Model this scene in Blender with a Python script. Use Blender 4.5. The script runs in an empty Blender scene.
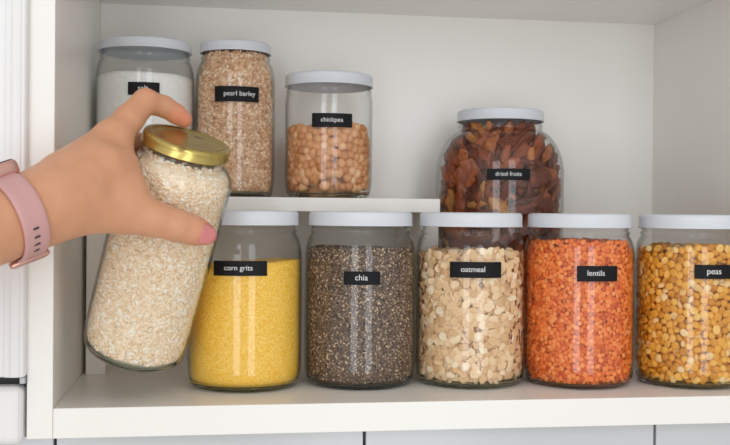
import bpy, math, random
import numpy as np
from mathutils import Vector, Matrix

rng = np.random.default_rng(7)
random.seed(7)
S = bpy.context.scene
COL = S.collection
PI = math.pi

# ------------------------------------------------------------------ camera model (metres; y runs into the cupboard)
FPX, PCX, PCY, EYE_Z = 1000.0, 365.0, 222.5, 0.152
psi = math.atan((365 - 217) / FPX)
pit = 7.5 / FPX
roll = 0.009
F0 = np.array([math.sin(psi), math.cos(psi), 0.0])
R0 = np.array([math.cos(psi), -math.sin(psi), 0.0])
ZV = np.array([0.0, 0.0, 1.0])
FW = F0 * math.cos(pit) - ZV * math.sin(pit)
UP0 = np.cross(R0, FW)
RT = R0 * math.cos(roll) + UP0 * math.sin(roll)
UPV = np.cross(RT, FW)
EYE = np.array([0.0, 0.0, EYE_Z])

def ray(x, y):
    return FW + RT * (x - PCX) / FPX - UPV * (y - PCY) / FPX
def dep(x, y, d):
    return EYE + ray(x, y) * d
def at_y(x, y, Y):
    d = ray(x, y)
    return EYE + d * Y / d[1]

cd = bpy.data.cameras.new('camera')
cam = bpy.data.objects.new('camera', cd)
COL.objects.link(cam)
m = Matrix.Identity(4)
for i in range(3):
    m[i][0], m[i][1], m[i][2], m[i][3] = RT[i], UPV[i], -FW[i], EYE[i]
cam.matrix_world = m
cd.sensor_width = 36
cd.lens = FPX / 730 * 36
cd.clip_start = 0.02
cd.dof.use_dof = True
cd.dof.focus_distance = 0.84
cd.dof.aperture_fstop = 16.0
S.camera = cam

# ------------------------------------------------------------------ materials
def srgb(r, g, b):
    f = lambda c: c / 12.92 if c <= .04045 else ((c + .055) / 1.055) ** 2.4
    return (f(r / 255), f(g / 255), f(b / 255), 1)

def new_mat(name):
    mt = bpy.data.materials.new(name)
    mt.use_nodes = True
    nt = mt.node_tree
    return mt, nt, nt.nodes['Principled BSDF'], nt.nodes['Material Output']

def mat_plain(name, col, rough=.5, metal=0, spec=.5, noise=0, nscale=40, bump=0, bscale=300, sss=0, coat=0):
    mt, nt, p, out = new_mat(name)
    p.inputs['Base Color'].default_value = col
    p.inputs['Roughness'].default_value = rough
    p.inputs['Metallic'].default_value = metal
    p.inputs['Specular IOR Level'].default_value = spec
    p.inputs['Coat Weight'].default_value = coat
    tc = nt.nodes.new('ShaderNodeTexCoord')
    if noise:
        n = nt.nodes.new('ShaderNodeTexNoise'); n.inputs['Scale'].default_value = nscale
        n.inputs['Detail'].default_value = 4
        nt.links.new(tc.outputs['Object'], n.inputs['Vector'])
        mx = nt.nodes.new('ShaderNodeMix'); mx.data_type = 'RGBA'
        mx.inputs[6].default_value = tuple(c * (1 - noise) for c in col[:3]) + (1,)
        mx.inputs[7].default_value = tuple(min(1, c * (1 + noise)) for c in col[:3]) + (1,)
        nt.links.new(n.outputs['Fac'], mx.inputs[0])
        nt.links.new(mx.outputs[2], p.inputs['Base Color'])
    if bump:
        n = nt.nodes.new('ShaderNodeTexNoise'); n.inputs['Scale'].default_value = bscale
        n.inputs['Detail'].default_value = 5
        nt.links.new(tc.outputs['Object'], n.inputs['Vector'])
        b = nt.nodes.new('ShaderNodeBump'); b.inputs['Strength'].default_value = bump
        b.inputs['Distance'].default_value = .001
        nt.links.new(n.outputs['Fac'], b.inputs['Height'])
        nt.links.new(b.outputs['Normal'], p.inputs['Normal'])
    if sss:
        p.inputs['Subsurface Weight'].default_value = sss
        p.inputs['Subsurface Radius'].default_value = (1.0, .35, .2)
        p.inputs['Subsurface Scale'].default_value = .004
    return mt

def mat_grain(name, stops, per_object, rough=.6, sss=0, bump=0, bscale=900, spots=None):
    """colour differs from piece to piece: by object where each piece is one, by the stored 'rnd' attribute where they share a mesh"""
    mt, nt, p, out = new_mat(name)
    if per_object:
        src = nt.nodes.new('ShaderNodeObjectInfo').outputs['Random']
    else:
        a = nt.nodes.new('ShaderNodeAttribute'); a.attribute_name = 'rnd'
        src = a.outputs['Fac']
    cr = nt.nodes.new('ShaderNodeValToRGB')
    el = cr.color_ramp.elements
    while len(el) < len(stops): el.new(.5)
    for e, (pos, c) in zip(el, stops):
        e.position = pos; e.color = c
    nt.links.new(src, cr.inputs[0])
    colout = cr.outputs[0]
    tc = nt.nodes.new('ShaderNodeTexCoord')
    if spots:
        sc_, c2, lo, hi = spots
        n = nt.nodes.new('ShaderNodeTexNoise'); n.inputs['Scale'].default_value = sc_
        n.inputs['Detail'].default_value = 3
        nt.links.new(tc.outputs['Object'], n.inputs['Vector'])
        mr = nt.nodes.new('ShaderNodeMapRange')
        mr.inputs[1].default_value = lo; mr.inputs[2].default_value = hi
        nt.links.new(n.outputs['Fac'], mr.inputs[0])
        mx = nt.nodes.new('ShaderNodeMix'); mx.data_type = 'RGBA'
        nt.links.new(mr.outputs[0], mx.inputs[0])
        nt.links.new(colout, mx.inputs[6]); mx.inputs[7].default_value = c2
        colout = mx.outputs[2]
    nt.links.new(colout, p.inputs['Base Color'])
    p.inputs['Roughness'].default_value = rough
    p.inputs['Specular IOR Level'].default_value = .35
    if sss:
        p.inputs['Subsurface Weight'].default_value = sss
        p.inputs['Subsurface Radius'].default_value = (1, .7, .4)
        p.inputs['Subsurface Scale'].default_value = .002
    if bump:
        n = nt.nodes.new('ShaderNodeTexNoise'); n.inputs['Scale'].default_value = bscale
        n.inputs['Detail'].default_value = 4
        nt.links.new(tc.outputs['Object'], n.inputs['Vector'])
        b = nt.nodes.new('ShaderNodeBump'); b.inputs['Strength'].default_value = bump
        b.inputs['Distance'].default_value = .001
        nt.links.new(n.outputs['Fac'], b.inputs['Height'])
        nt.links.new(b.outputs['Normal'], p.inputs['Normal'])
    return mt

def mat_powder(name, stops, scale, rough=.8, bump=.6):
    """fine grains a millimetre across: a colour per voronoi cell and the same cells as bumps"""
    mt, nt, p, out = new_mat(name)
    tc = nt.nodes.new('ShaderNodeTexCoord')
    v = nt.nodes.new('ShaderNodeTexVoronoi'); v.inputs['Scale'].default_value = scale
    nt.links.new(tc.outputs['Object'], v.inputs['Vector'])
    sep = nt.nodes.new('ShaderNodeSeparateColor')
    nt.links.new(v.outputs['Color'], sep.inputs[0])
    cr = nt.nodes.new('ShaderNodeValToRGB')
    el = cr.color_ramp.elements
    while len(el) < len(stops): el.new(.5)
    for e, (pos, c) in zip(el, stops):
        e.position = pos; e.color = c
    nt.links.new(sep.outputs[0], cr.inputs[0])
    nt.links.new(cr.outputs[0], p.inputs['Base Color'])
    b = nt.nodes.new('ShaderNodeBump'); b.inputs['Strength'].default_value = bump
    b.inputs['Distance'].default_value = .0008; b.invert = True
    nt.links.new(v.outputs['Distance'], b.inputs['Height'])
    nt.links.new(b.outputs['Normal'], p.inputs['Normal'])
    p.inputs['Roughness'].default_value = rough
    p.inputs['Specular IOR Level'].default_value = .2
    return mt

def mat_glass(name, tint=(.994, .996, .993), edge=(.36, .41, .37)):
    """thin jar wall: clear face on, greener and more mirror-like where it is seen along its thickness"""
    mt, nt, p, out = new_mat(name)
    nt.nodes.remove(p)
    lw = nt.nodes.new('ShaderNodeLayerWeight'); lw.inputs['Blend'].default_value = .5
    pw = nt.nodes.new('ShaderNodeMath'); pw.operation = 'POWER'; pw.inputs[1].default_value = 5
    nt.links.new(lw.outputs['Facing'], pw.inputs[0])
    mr = nt.nodes.new('ShaderNodeMapRange')
    mr.inputs[3].default_value = .030; mr.inputs[4].default_value = 1
    nt.links.new(pw.outputs[0], mr.inputs[0])
    p2 = nt.nodes.new('ShaderNodeMath'); p2.operation = 'POWER'; p2.inputs[1].default_value = 7
    nt.links.new(lw.outputs['Facing'], p2.inputs[0])
    mx = nt.nodes.new('ShaderNodeMix'); mx.data_type = 'RGBA'
    mx.inputs[6].default_value = tint + (1,); mx.inputs[7].default_value = edge + (1,)
    nt.links.new(p2.outputs[0], mx.inputs[0])
    tr = nt.nodes.new('ShaderNodeBsdfTransparent')
    nt.links.new(mx.outputs[2], tr.inputs['Color'])
    gl = nt.nodes.new('ShaderNodeBsdfGlossy'); gl.inputs['Roughness'].default_value = .03
    ms = nt.nodes.new('ShaderNodeMixShader')
    nt.links.new(mr.outputs[0], ms.inputs[0])
    nt.links.new(tr.outputs[0], ms.inputs[1]); nt.links.new(gl.outputs[0], ms.inputs[2])
    nt.links.new(ms.outputs[0], out.inputs['Surface'])
    return mt

def mat_thick_glass(name):
    mt, nt, p, out = new_mat(name)
    p.inputs['Base Color'].default_value = (.80, .90, .84, 1)
    p.inputs['Transmission Weight'].default_value = 1
    p.inputs['Roughness'].default_value = .03
    p.inputs['IOR'].default_value = 1.48
    return mt

M = {}
M['melamine'] = mat_plain('warm white melamine', (.905, .888, .855, 1), .32, noise=.01, nscale=8, bump=.02, bscale=900)
M['lacquer'] = mat_plain('white lacquer', (.84, .84, .845, 1), .3, noise=.01, nscale=6)
M['gloss'] = mat_plain('glossy cool white', (.60, .615, .64, 1), .18, noise=.015, nscale=5)
M['dark'] = mat_plain('painted gap shade', (.05, .05, .055, 1), .6, noise=.1)  # near-black colour standing in for shade inside gaps and strap slots
M['steel'] = mat_plain('grey metal', (.35, .36, .37, 1), .4, metal=.8, noise=.05)
M['glass'] = mat_glass('jar glass')
M['base_glass'] = mat_thick_glass('thick jar glass')
M['lid'] = mat_plain('white enamelled tin', (.69, .725, .785, 1), .35, noise=.015, nscale=30)
M['label'] = mat_plain('black vinyl', (.010, .010, .012, 1), .5, spec=.15, noise=.1, nscale=200)
M['print'] = mat_plain('white print', (.8, .8, .8, 1), .5, noise=.02)
M['rose'] = mat_plain('rose gold', (.72, .42, .36, 1), .28, metal=.85, noise=.03)
M['strap'] = mat_plain('dusty pink silicone', srgb(208, 160, 158), .5, noise=.03, nscale=60, bump=.03, bscale=1200)
M['nail'] = mat_plain('pink nail', srgb(222, 134, 136), .18, noise=.04, nscale=80, coat=.6)

# ------------------------------------------------------------------ mesh helpers
def mesh_np(name, V, faces, smooth=True, rnd=None, mats=(), mat_idx=None):
    V = np.asarray(V, dtype=np.float32)
    me = bpy.data.meshes.new(name)
    if isinstance(faces, np.ndarray):
        k = faces.shape[1]; n = len(faces)
        me.vertices.add(len(V)); me.vertices.foreach_set('co', V.ravel())
        me.loops.add(n * k); me.loops.foreach_set('vertex_index', faces.astype(np.int32).ravel())
        me.polygons.add(n)
        me.polygons.foreach_set('loop_start', np.arange(0, n * k, k, dtype=np.int32))
    else:
        me.from_pydata([tuple(v) for v in V], [], [tuple(f) for f in faces])
    me.update(calc_edges=True)
    me.validate()
    me.polygons.foreach_set('use_smooth', np.full(len(me.polygons), smooth, dtype=bool))
    for mt in mats: me.materials.append(mt)
    if mat_idx is not None:
        me.polygons.foreach_set('material_index', np.asarray(mat_idx, dtype=np.int32))
    if rnd is not None:
        a = me.attributes.new('rnd', 'FLOAT', 'POINT')
        a.data.foreach_set('value', np.asarray(rnd, dtype=np.float32))
    return me

def obj(name, me, parent=None, mat=None):
    o = bpy.data.objects.new(name, me); COL.objects.link(o)
    if mat is not None: me.materials.append(mat)
    if parent is not None: o.parent = parent
    return o

def tag(o, label, cat, group=None, kind=None):
    o['label'] = label; o['category'] = cat
    if group: o['group'] = group
    if kind: o['kind'] = kind
    return o

def empty(name, loc, label, cat, group=None):
    o = bpy.data.objects.new(name, None); COL.objects.link(o)
    o.location = loc; o.empty_display_size = .02
    return tag(o, label, cat, group)

def lathe(profile, seg=72, wob=0):
    """profile [(r, z)] turned around z; first and last points on the axis close it"""
    V, Fc, rings = [], [], []
    for r, z in profile:
        if r < 1e-6:
            rings.append([len(V)]); V.append((0, 0, z))
        else:
            b = len(V)
            for i in range(seg):
                a = 2 * PI * i / seg
                V.append((r * math.sin(a), -r * math.cos(a), z))
            rings.append(list(range(b, b + seg)))
    idx = []
    for j in range(len(rings) - 1):
        A, B = rings[j], rings[j + 1]
        for i in range(seg):
            k = (i + 1) % seg
            if len(A) == 1 and len(B) == 1: continue
            if len(A) == 1: Fc.append((A[0], B[k], B[i]))
            elif len(B) == 1: Fc.append((A[i], A[k], B[0]))
            else: Fc.append((A[i], A[k], B[k], B[i]))
            idx.append(j)
    return V, Fc, idx

def box_mesh(name, lo, hi, bev=.0006, seg=2):
    import bmesh
    bm = bmesh.new()
    bmesh.ops.create_cube(bm, size=1)
    for v in bm.verts:
        v.co = Vector([(lo[i] + hi[i]) / 2 + v.co[i] * (hi[i] - lo[i]) for i in range(3)])
    if bev:
        bmesh.ops.bevel(bm, geom=list(bm.edges), offset=bev, segments=seg, affect='EDGES', profile=.5)
    me = bpy.data.meshes.new(name); bm.to_mesh(me); bm.free()
    return me

def box(name, lo, hi, mat, parent=None, bev=.0006, seg=2):
    return obj(name, box_mesh(name, lo, hi, bev, seg), parent, mat)

def sphere_base(seg=6, rings=4):
    V = [(0, 0, 1)]
    for j in range(1, rings):
        t = PI * j / rings
        for i in range(seg):
            a = 2 * PI * (i + .5 * (j % 2)) / seg
            V.append((math.sin(t) * math.cos(a), math.sin(t) * math.sin(a), math.cos(t)))
    V.append((0, 0, -1))
    Fc = []
    for i in range(seg): Fc.append((0, 1 + i, 1 + (i + 1) % seg))
    for j in range(rings - 2):
        b = 1 + j * seg
        for i in range(seg):
            k = (i + 1) % seg
            Fc += [(b + i, b + seg + i, b + seg + k), (b + i, b + seg + k, b + k)]
    b = 1 + (rings - 2) * seg
    for i in range(seg): Fc.append((b + i, len(V) - 1, b + (i + 1) % seg))
    return np.array(V), np.array(Fc)

def rand_rot(n):
    q = rng.normal(size=(n, 4)); q /= np.linalg.norm(q, axis=1)[:, None]
    w, x, y, z = q.T
    return np.stack([np.stack([1 - 2 * (y * y + z * z), 2 * (x * y - z * w), 2 * (x * z + y * w)], -1),
                     np.stack([2 * (x * y + z * w), 1 - 2 * (x * x + z * z), 2 * (y * z - x * w)], -1),
                     np.stack([2 * (x * z - y * w), 2 * (y * z + x * w), 1 - 2 * (x * x + y * y)], -1)], 1)

def facing_rot(normals, tilt):
    """rotations whose z axis is the normal tilted by a random angle (0..tilt), with a random spin"""
    n = len(normals)
    d = normals + rng.normal(size=(n, 3)) * np.tan(np.minimum(tilt, 1.4))[:, None] * .6
    d /= np.linalg.norm(d, axis=1)[:, None]
    t = rng.normal(size=(n, 3)); t -= (t * d).sum(1)[:, None] * d; t /= np.linalg.norm(t, axis=1)[:, None]
    u = np.cross(d, t)
    return np.stack([t, u, d], -1)

def merge_instances(bases, which, pos, rot, scale, rnd):
    """one vertex/face array from many placed copies of the base meshes (for stuff nobody could count)"""
    VV, FF, RR, off = [], [], [], 0
    for b, (bv, bf) in enumerate(bases):
        sel = np.where(which == b)[0]
        if not len(sel): continue
        v = np.einsum('nij,vj->nvi', rot[sel], bv) if scale is None else np.einsum('nij,nvj->nvi', rot[sel], bv[None] * scale[sel][:, None, :])
        v = v + pos[sel][:, None, :]
        k = len(bv)
        f = bf[None] + (np.arange(len(sel)) * k)[:, None, None] + off
        VV.append(v.reshape(-1, 3)); FF.append(f.reshape(-1, bf.shape[1])); RR.append(np.repeat(rnd[sel], k))
        off += len(sel) * k
    return np.concatenate(VV), np.concatenate(FF), np.concatenate(RR)

def relax(s0, s1, z0, z1, n, iters=70, wrap=False):
    """n points spread evenly but irregularly over a rectangle"""
    P = np.stack([rng.uniform(s0, s1, n), rng.uniform(z0, z1, n)], 1)
    A = (s1 - s0) * (z1 - z0)
    r = math.sqrt(A / n) * 1.05
    for _ in range(iters):
        D = P[:, None] - P[None]
        if wrap: D[..., 0] -= (s1 - s0) * np.round(D[..., 0] / (s1 - s0))
        d = np.sqrt((D ** 2).sum(-1)) + 1e-9
        w = np.clip(1 - d / r, 0, None); np.fill_diagonal(w, 0)
        P += (D / d[..., None] * w[..., None]).sum(1) * r * .25
        if wrap: P[:, 0] = s0 + np.mod(P[:, 0] - s0, s1 - s0)
        else: P[:, 0] = np.clip(P[:, 0], s0, s1)
        P[:, 1] = np.clip(P[:, 1], z0, z1)
    return P

# ------------------------------------------------------------------ the cupboard
XL, XR, YF, YB, ZC = -.1247, .5000, .80, 1.10, .3755
cab = empty('kitchen_cabinet', (XL, YF, 0), 'open white kitchen wall cabinet holding the rows of labelled jars', 'cabinet')
def cpart(name, lo, hi, mat=M['melamine'], parent=cab, bev=.0006):
    o = box(name, lo, hi, mat, None, bev)
    o.parent = parent
    o.matrix_parent_inverse = Matrix.Translation(-Vector(parent.location))
    return o
cpart('side_panel', (XL - .0195, YF, -.0235), (XL, YB + .008, ZC + .25))
cpart('side_panel', (XR, YF, -.0235), (XR + .0195, YB + .008, ZC + .25))
cpart('back_panel', (XL, YB, -.0235), (XR, YB + .008, ZC + .25))
cpart('shelf_board', (XL + .0002, YF, -.0235), (XR - .0002, YB - .0002, 0))
cpart('top_board', (XL + .0002, YF + .004, ZC), (XR - .0002, YB - .0002, ZC + .019))

# the white riser bench inside it
ris = empty('shelf_riser', (-.1222, .96, 0), 'white bench-like shelf riser holding the back row, behind the grits and chia jars', 'shelf')
RZ = .1683
cpart('board', (-.1222, .96, .1549), (.2165, YB - .003, RZ), parent=ris)
cpart('leg', (-.1205, .962, .0002), (-.1026, YB - .004, .1549), parent=ris)
cpart('leg', (.1985, .962, .0002), (.2155, YB - .004, .1549), parent=ris)

# tall neighbour at the cabinet's side: body, two doors, hinge
def extrude_z(name, pts, z0, z1, mat, parent, bev=0):
    import bmesh
    bm = bmesh.new()
    a = [bm.verts.new((x, y, z0)) for x, y in pts]
    f = bm.faces.new(a)
    r = bmesh.ops.extrude_face_region(bm, geom=[f])
    for v in r['geom']:
        if isinstance(v, bmesh.types.BMVert): v.co.z = z1
    bmesh.ops.recalc_face_normals(bm, faces=list(bm.faces))
    if bev:
        es = [e for e in bm.edges if abs(e.verts[0].co.z - e.verts[1].co.z) < 1e-6]
        bmesh.ops.bevel(bm, geom=es, offset=bev, segments=4, affect='EDGES', profile=.5)
    me = bpy.data.meshes.new(name); bm.to_mesh(me); bm.free()
    o = obj(name, me, None, mat)
    o.parent = parent; o.matrix_parent_inverse = Matrix.Translation(-Vector(parent.location))
    return o
YD = .790
tall = empty('side_cabinet', (-.35, .81, -.024), 'closed white cabinet with moulded doors and a metal hinge, beside the open jar cabinet', 'cabinet')
px_x = lambda px, y=200, Y=YD: at_y(px, y, Y)[0]
cpart('body', (-.60, YD + .0215, -.0235), (XL - .0205, 1.1, .65), M['lacquer'], tall)
xe = px_x(25.5)
zsplit1, zsplit2 = at_y(10, 378, YD)[2], at_y(10, 387, YD)[2]
def door_profile(xr):
    prof = [(xr, YD + .02), (xr, YD + .0035)]
    for k in range(5):
        a = k / 4 * PI / 2
        prof.append((xr - .0025 + .0025 * math.cos(a), YD + .0025 - .0025 * math.sin(a)))
    x1 = xr - .0035
    for k in range(1, 33):                          # bead
        a = k / 32 * PI
        prof.append((x1 - .0040 + .0040 * math.cos(a), YD - .0012 * math.sin(a)))
    prof += [(x1 - .0115, YD + .0003), (x1 - .0119, YD + .0022), (x1 - .0128, YD + .0024), (x1 - .20, YD + .0024), (x1 - .20, YD + .02)]
    return prof
extrude_z('door', door_profile(xe), zsplit1, .62, M['lacquer'], tall, .0015)
xe2 = px_x(21.5, 420)
extrude_z('door', [(xe2, YD + .02), (xe2, YD + .006), (xe2 - .0008, YD + .003), (xe2 - .003, YD + .0008), (xe2 - .006, YD), (xe2 - .2, YD), (xe2 - .2, YD + .02)],
          at_y(10, 446, YD)[2], zsplit2, M['lacquer'], tall, .006)
hz = (zsplit1 + zsplit2) / 2
cpart('hinge', (px_x(19.5), YD + .004, hz - .0020), (px_x(25.2), YD + .0212, hz + .0030), M['steel'], tall, .0004)
cpart('gap_shade_sheet', (px_x(19) - .19, YD + .0205, -.0235), (XL - .0204, YD + .0214, .6), M['dark'], tall, 0)  # dark sheet added behind the doors, painting the shade of their gaps

# lower cabinet doors under the shelf
YW = .822
low = empty('lower_cabinet', (.2, YW, -.35), 'cool white glossy cabinet with narrow dark door gaps, below the jar shelf', 'cabinet')
g = [at_y(px, 439, YW)[0] for px in (55, 364.5, 655)]
edges = [XL - .30] + g + [XR + .02]
for a, b in zip(edges[:-1], edges[1:]):
    cpart('door', (a + .0012, YW, -.36), (b - .0012, YW + .018, -.0255), M['gloss'], low, .0008)
cpart('body', (edges[0], YW + .0185, -.36), (edges[-1], 1.10, -.0255), M['dark'], low, 0)  # body coloured near black, the shade of the door gaps put into its colour

# the room behind and below
def structure(name, lo, hi, mat):
    o = box(name, lo, hi, mat, None, 0); o['kind'] = 'structure'; return o
M['paint'] = mat_plain('white wall paint', (.78, .77, .75, 1), .7, noise=.02, nscale=3)
M['floor'] = mat_plain('pale stone floor', (.74, .70, .64, 1), .5, noise=.12, nscale=5)
structure('wall_back', (-3, 1.125, -1.40), (3, 1.25, 1.2), M['paint'])
structure('floor', (-3, -3, -1.45), (3, 1.25, -1.40), M['floor'])

# ------------------------------------------------------------------ jars
def smooth_profile(pts, n=5):
    """Catmull-Rom through the points"""
    P = [np.array(p) for p in pts]
    out = []
    for i in range(len(P) - 1):
        p0 = P[max(i - 1, 0)]; p1 = P[i]; p2 = P[i + 1]; p3 = P[min(i + 2, len(P) - 1)]
        for k in range(n):
            t = k / n
            out.append(.5 * ((2 * p1) + (-p0 + p2) * t + (2 * p0 - 5 * p1 + 4 * p2 - p3) * t * t + (-p0 + 3 * p1 - 3 * p2 + p3) * t ** 3))
    out.append(P[-1])
    return [(float(max(a[0], 0)), float(a[1])) for a in out]

def jar_outline(R, H, neck, shoulder_z, base_r, lidz, seg_pts=None):
    """outer outline from base edge to rim; lidz = underside of the lid"""
    low_ = smooth_profile([(base_r, 0), (base_r + .35 * (R - base_r), .0014), (base_r + .72 * (R - base_r), .0052), (R - .0006, .0125), (R, .021)])
    pts = low_ + [(R, .021 + (shoulder_z - .021) * k / 8) for k in range(1, 8)]
    zn = lidz - .0065; tm = math.radians(72); dz = zn - shoulder_z
    for k in range(15):
        t = tm * k / 14
        pts.append((R - (R - neck - .0004) * (1 - math.cos(t)) / (1 - math.cos(tm)), shoulder_z + dz * .94 * math.sin(t) / math.sin(tm)))
    pts += [(neck, zn), (neck + .0006, lidz - .0055), (neck + .0009, lidz - .0046), (neck + .0004, lidz - .0036), (neck - .0004, lidz - .0028), (neck - .0004, H - .001), (neck - .0012, H)]
    return pts

TH = .0012
class Jar: pass

def make_jar(X, Y, Z, R, H, neck, lid_r, lid_z0, lid_z1, shoulder_z, base_r, label, lidmat, matrix=None, lid_label=None):
    j = Jar()
    j.X, j.Y, j.Z, j.R = X, Y, Z, R
    e = empty('glass_jar', (X, Y, Z), label, 'jar')
    if matrix is not None: e.matrix_world = matrix
    j.root = e
    j.mat = matrix if matrix is not None else Matrix.Translation((X, Y, Z))
    out = jar_outline(R, H, neck, shoulder_z, base_r, lid_z0)
    inn = [(max(r - TH, 0), z) for r, z in out if z > .0066]
    prof = [(0, .0022), (base_r - .006, .0022), (base_r - .003, .0004)] + out + [(neck - .002, H)] + inn[::-1]
    r_in0 = inn[0][0]
    prof += [(r_in0 - .0012, .0053), (r_in0 - .0045, .0042), (r_in0 * .5, .0046), (0, .0050)]
    V, Fc, idx = lathe(prof, 80)
    thick = [0 if (len(prof[i]) and (prof[i][1] + prof[i + 1][1]) / 2 > .0062) else 1 for i in idx]
    me = mesh_np('glass_body', V, Fc, True, mats=(M['glass'], M['base_glass']), mat_idx=thick)
    obj('glass_body', me, e)
    t, b, r = lid_z1, lid_z0, lid_r
    lp = [(0, t - .0009), (r - .0085, t - .0009), (r - .0068, t - .0007), (r - .0055, t), (r - .0028, t), (r - .0013, t - .0005), (r - .0004, t - .0016), (r, t - .0032),
          (r, b + .0016), (r + .0005, b + .0011), (r + .0005, b + .0004), (r - .0001, b), (r - .0009, b + .0003), (r - .0010, t - .0035), (r - .003, t - .0018), (0, t - .0018)]
    V, Fc, idx = lathe(lp, 80)
    l = obj('lid', mesh_np('lid', V, Fc, True), e, lidmat)
    if lid_label: l['label'] = lid_label
    # inner radius by height, for the filling
    zi = [z for r_, z in inn]; ri = [r_ for r_, z in inn]
    j.zi, j.ri = np.array([.0053] + zi), np.array([r_in0 - .0012] + ri)
    order = np.argsort(j.zi); j.zi, j.ri = j.zi[order], j.ri[order]
    j.rin = lambda z: np.interp(z, j.zi, j.ri)
    j.acam = math.atan2(-X, Y)
    return j

def cyl_hit(j, px, py):
    d = ray(px, py); o = EYE - np.array([j.X, j.Y, 0])
    a = d[0] ** 2 + d[1] ** 2; b = 2 * (o[0] * d[0] + o[1] * d[1]); c = o[0] ** 2 + o[1] ** 2 - j.R ** 2
    disc = b * b - 4 * a * c
    t = (-b - math.sqrt(max(disc, 0))) / (2 * a)
    p = o + d * t
    return math.atan2(p[0], -p[1]), p[2] - j.Z

def add_label(j, text, x0, x1, y0, y1, tx, tw):
    ym = (y0 + y1) / 2
    a0, zc = cyl_hit(j, x0, ym); a1, _ = cyl_hit(j, x1, ym)
    h = cyl_hit(j, (x0 + x1) / 2, y0)[1] - cyl_hit(j, (x0 + x1) / 2, y1)[1]
    zc = (cyl_hit(j, (x0 + x1) / 2, y0)[1] + cyl_hit(j, (x0 + x1) / 2, y1)[1]) / 2
    n = 24; V = []; Fc = []
    for rr in (j.R + .0001, j.R + .0004):
        for k in range(n + 1):
            a = a0 + (a1 - a0) * k / n
            for s in (-.5, .5): V.append((rr * math.sin(a), -rr * math.cos(a), zc + s * h))
    B = 2 * (n + 1)
    for k in range(n):
        i = 2 * k
        Fc.append((B + i, B + i + 2, B + i + 3, B + i + 1)); Fc.append((i, i + 1, i + 3, i + 2))
        Fc.append((i, i + 2, B + i + 2, B + i)); Fc.append((i + 1, B + i + 1, B + i + 3, i + 3))
    Fc.append((0, B, B + 1, 1)); Fc.append((2 * n, 2 * n + 1, B + 2 * n + 1, B + 2 * n))
    lb = obj('label', mesh_np('label', V, Fc, False), j.root, M['label'])
    cu = bpy.data.curves.new('lettering', 'FONT'); cu.body = text; cu.size = 1; cu.extrude = .01; cu.offset = .001
    to = bpy.data.objects.new('lettering_tmp', cu); COL.objects.link(to)
    bpy.context.view_layer.update()
    me = bpy.data.meshes.new_from_object(to.evaluated_get(bpy.context.evaluated_depsgraph_get()))
    bpy.data.objects.remove(to)
    co = np.zeros(len(me.vertices) * 3, np.float32); me.vertices.foreach_get('co', co); co = co.reshape(-1, 3)
    ta0, _ = cyl_hit(j, tx - tw / 2, ym); ta1, _ = cyl_hit(j, tx + tw / 2, ym)
    sc_ = (ta1 - ta0) * j.R / (co[:, 0].max() - co[:, 0].min())
    xm = (co[:, 0].max() + co[:, 0].min()) / 2
    am = (ta0 + ta1) / 2
    a = am + (co[:, 0] - xm) * sc_ / j.R
    r = j.R + .00055 + co[:, 2] * .005
    z = zc + (co[:, 1] - .25) * sc_
    co = np.stack([r * np.sin(a), -r * np.cos(a), z], 1)
    me.vertices.foreach_set('co', co.astype(np.float32).ravel()); me.name = 'lettering'; me.update()
    me.materials.clear()
    obj('lettering', me, lb, M['print'])
    return lb

FR = dict(R=.0502, H=.1515, neck=.0447, lid_r=.0468, lid_z0=.1420, lid_z1=.1548, shoulder_z=.112, base_r=.0425)
def front(px, Y, label):
    return make_jar(at_y(px, 300, Y)[0], Y, .0002, label=label, lidmat=M['lid'], **FR)
j_corn = front(245, .895, 'squat glass jar of yellow corn grits, label corn grits, white lid')
j_chia = front(360, .898, 'squat glass jar of dark speckled chia seed, label chia, white lid')
j_oat = front(470, .893, 'squat glass jar of pale rolled oat flakes, label oatmeal, white lid')
j_len = front(578.5, .882, 'squat glass jar of bright orange split lentils, label lentils, white lid')
j_pea = front(690, .872, 'squat glass jar of yellow split peas, label peas, at the end of the row')
zr = RZ + .0002
YU = 1.03
def upx(px, Y=YU): return at_y(px, 150, Y)[0]
j_salt = make_jar(upx(144.8), YU, zr, .0490, .1515, .0440, .0460, .1440, .1545, .112, .042, 'wide jar of white salt behind the hand, label salt', M['lid'])
j_bar = make_jar(upx(235), YU, zr, .0403, .153, .0345, .0357, .1455, .1562, .112, .035, 'slim jar of pearl barley filled to its lid, label pearl barley', M['lid'])
j_chk = make_jar(upx(328), YU - .005, zr, .0450, .1235, .0432, .0450, .1138, .1262, .092, .037, 'short half-full jar of chickpeas on the riser, label chickpea', M['lid'])
j_dry = make_jar(upx(500, 1.03), 1.03, .0002, .0672, .2590, .0437, .0456, .2512, .2632, .1950, .056, 'large bulging jar of brown dried fruit standing behind the oatmeal and lentils', M['lid'])

add_label(j_corn, 'corn grits', 214, 267, 261, 276, 238.5, 28)
add_label(j_chia, 'chia', 344, 380, 271.5, 285, 361.5, 12.5)
add_label(j_oat, 'oatmeal', 450, 501, 262, 278, 473, 24)
add_label(j_len, 'lentils', 577, 617, 266, 281.5, 596, 17)
add_label(j_pea, 'peas', 694.5, 733, 265, 279, 714, 14)
add_label(j_salt, 'salt', 128, 159.5, 82, 95, 143, 10)
add_label(j_bar, 'pearl barley', 215, 258.5, 86, 101.5, 239.5, 31)
add_label(j_chk, 'chickpea', 312, 352, 113, 127, 332, 22)
add_label(j_dry, 'dried fruits', 487, 530, 168.5, 180, 508.5, 26)

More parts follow.
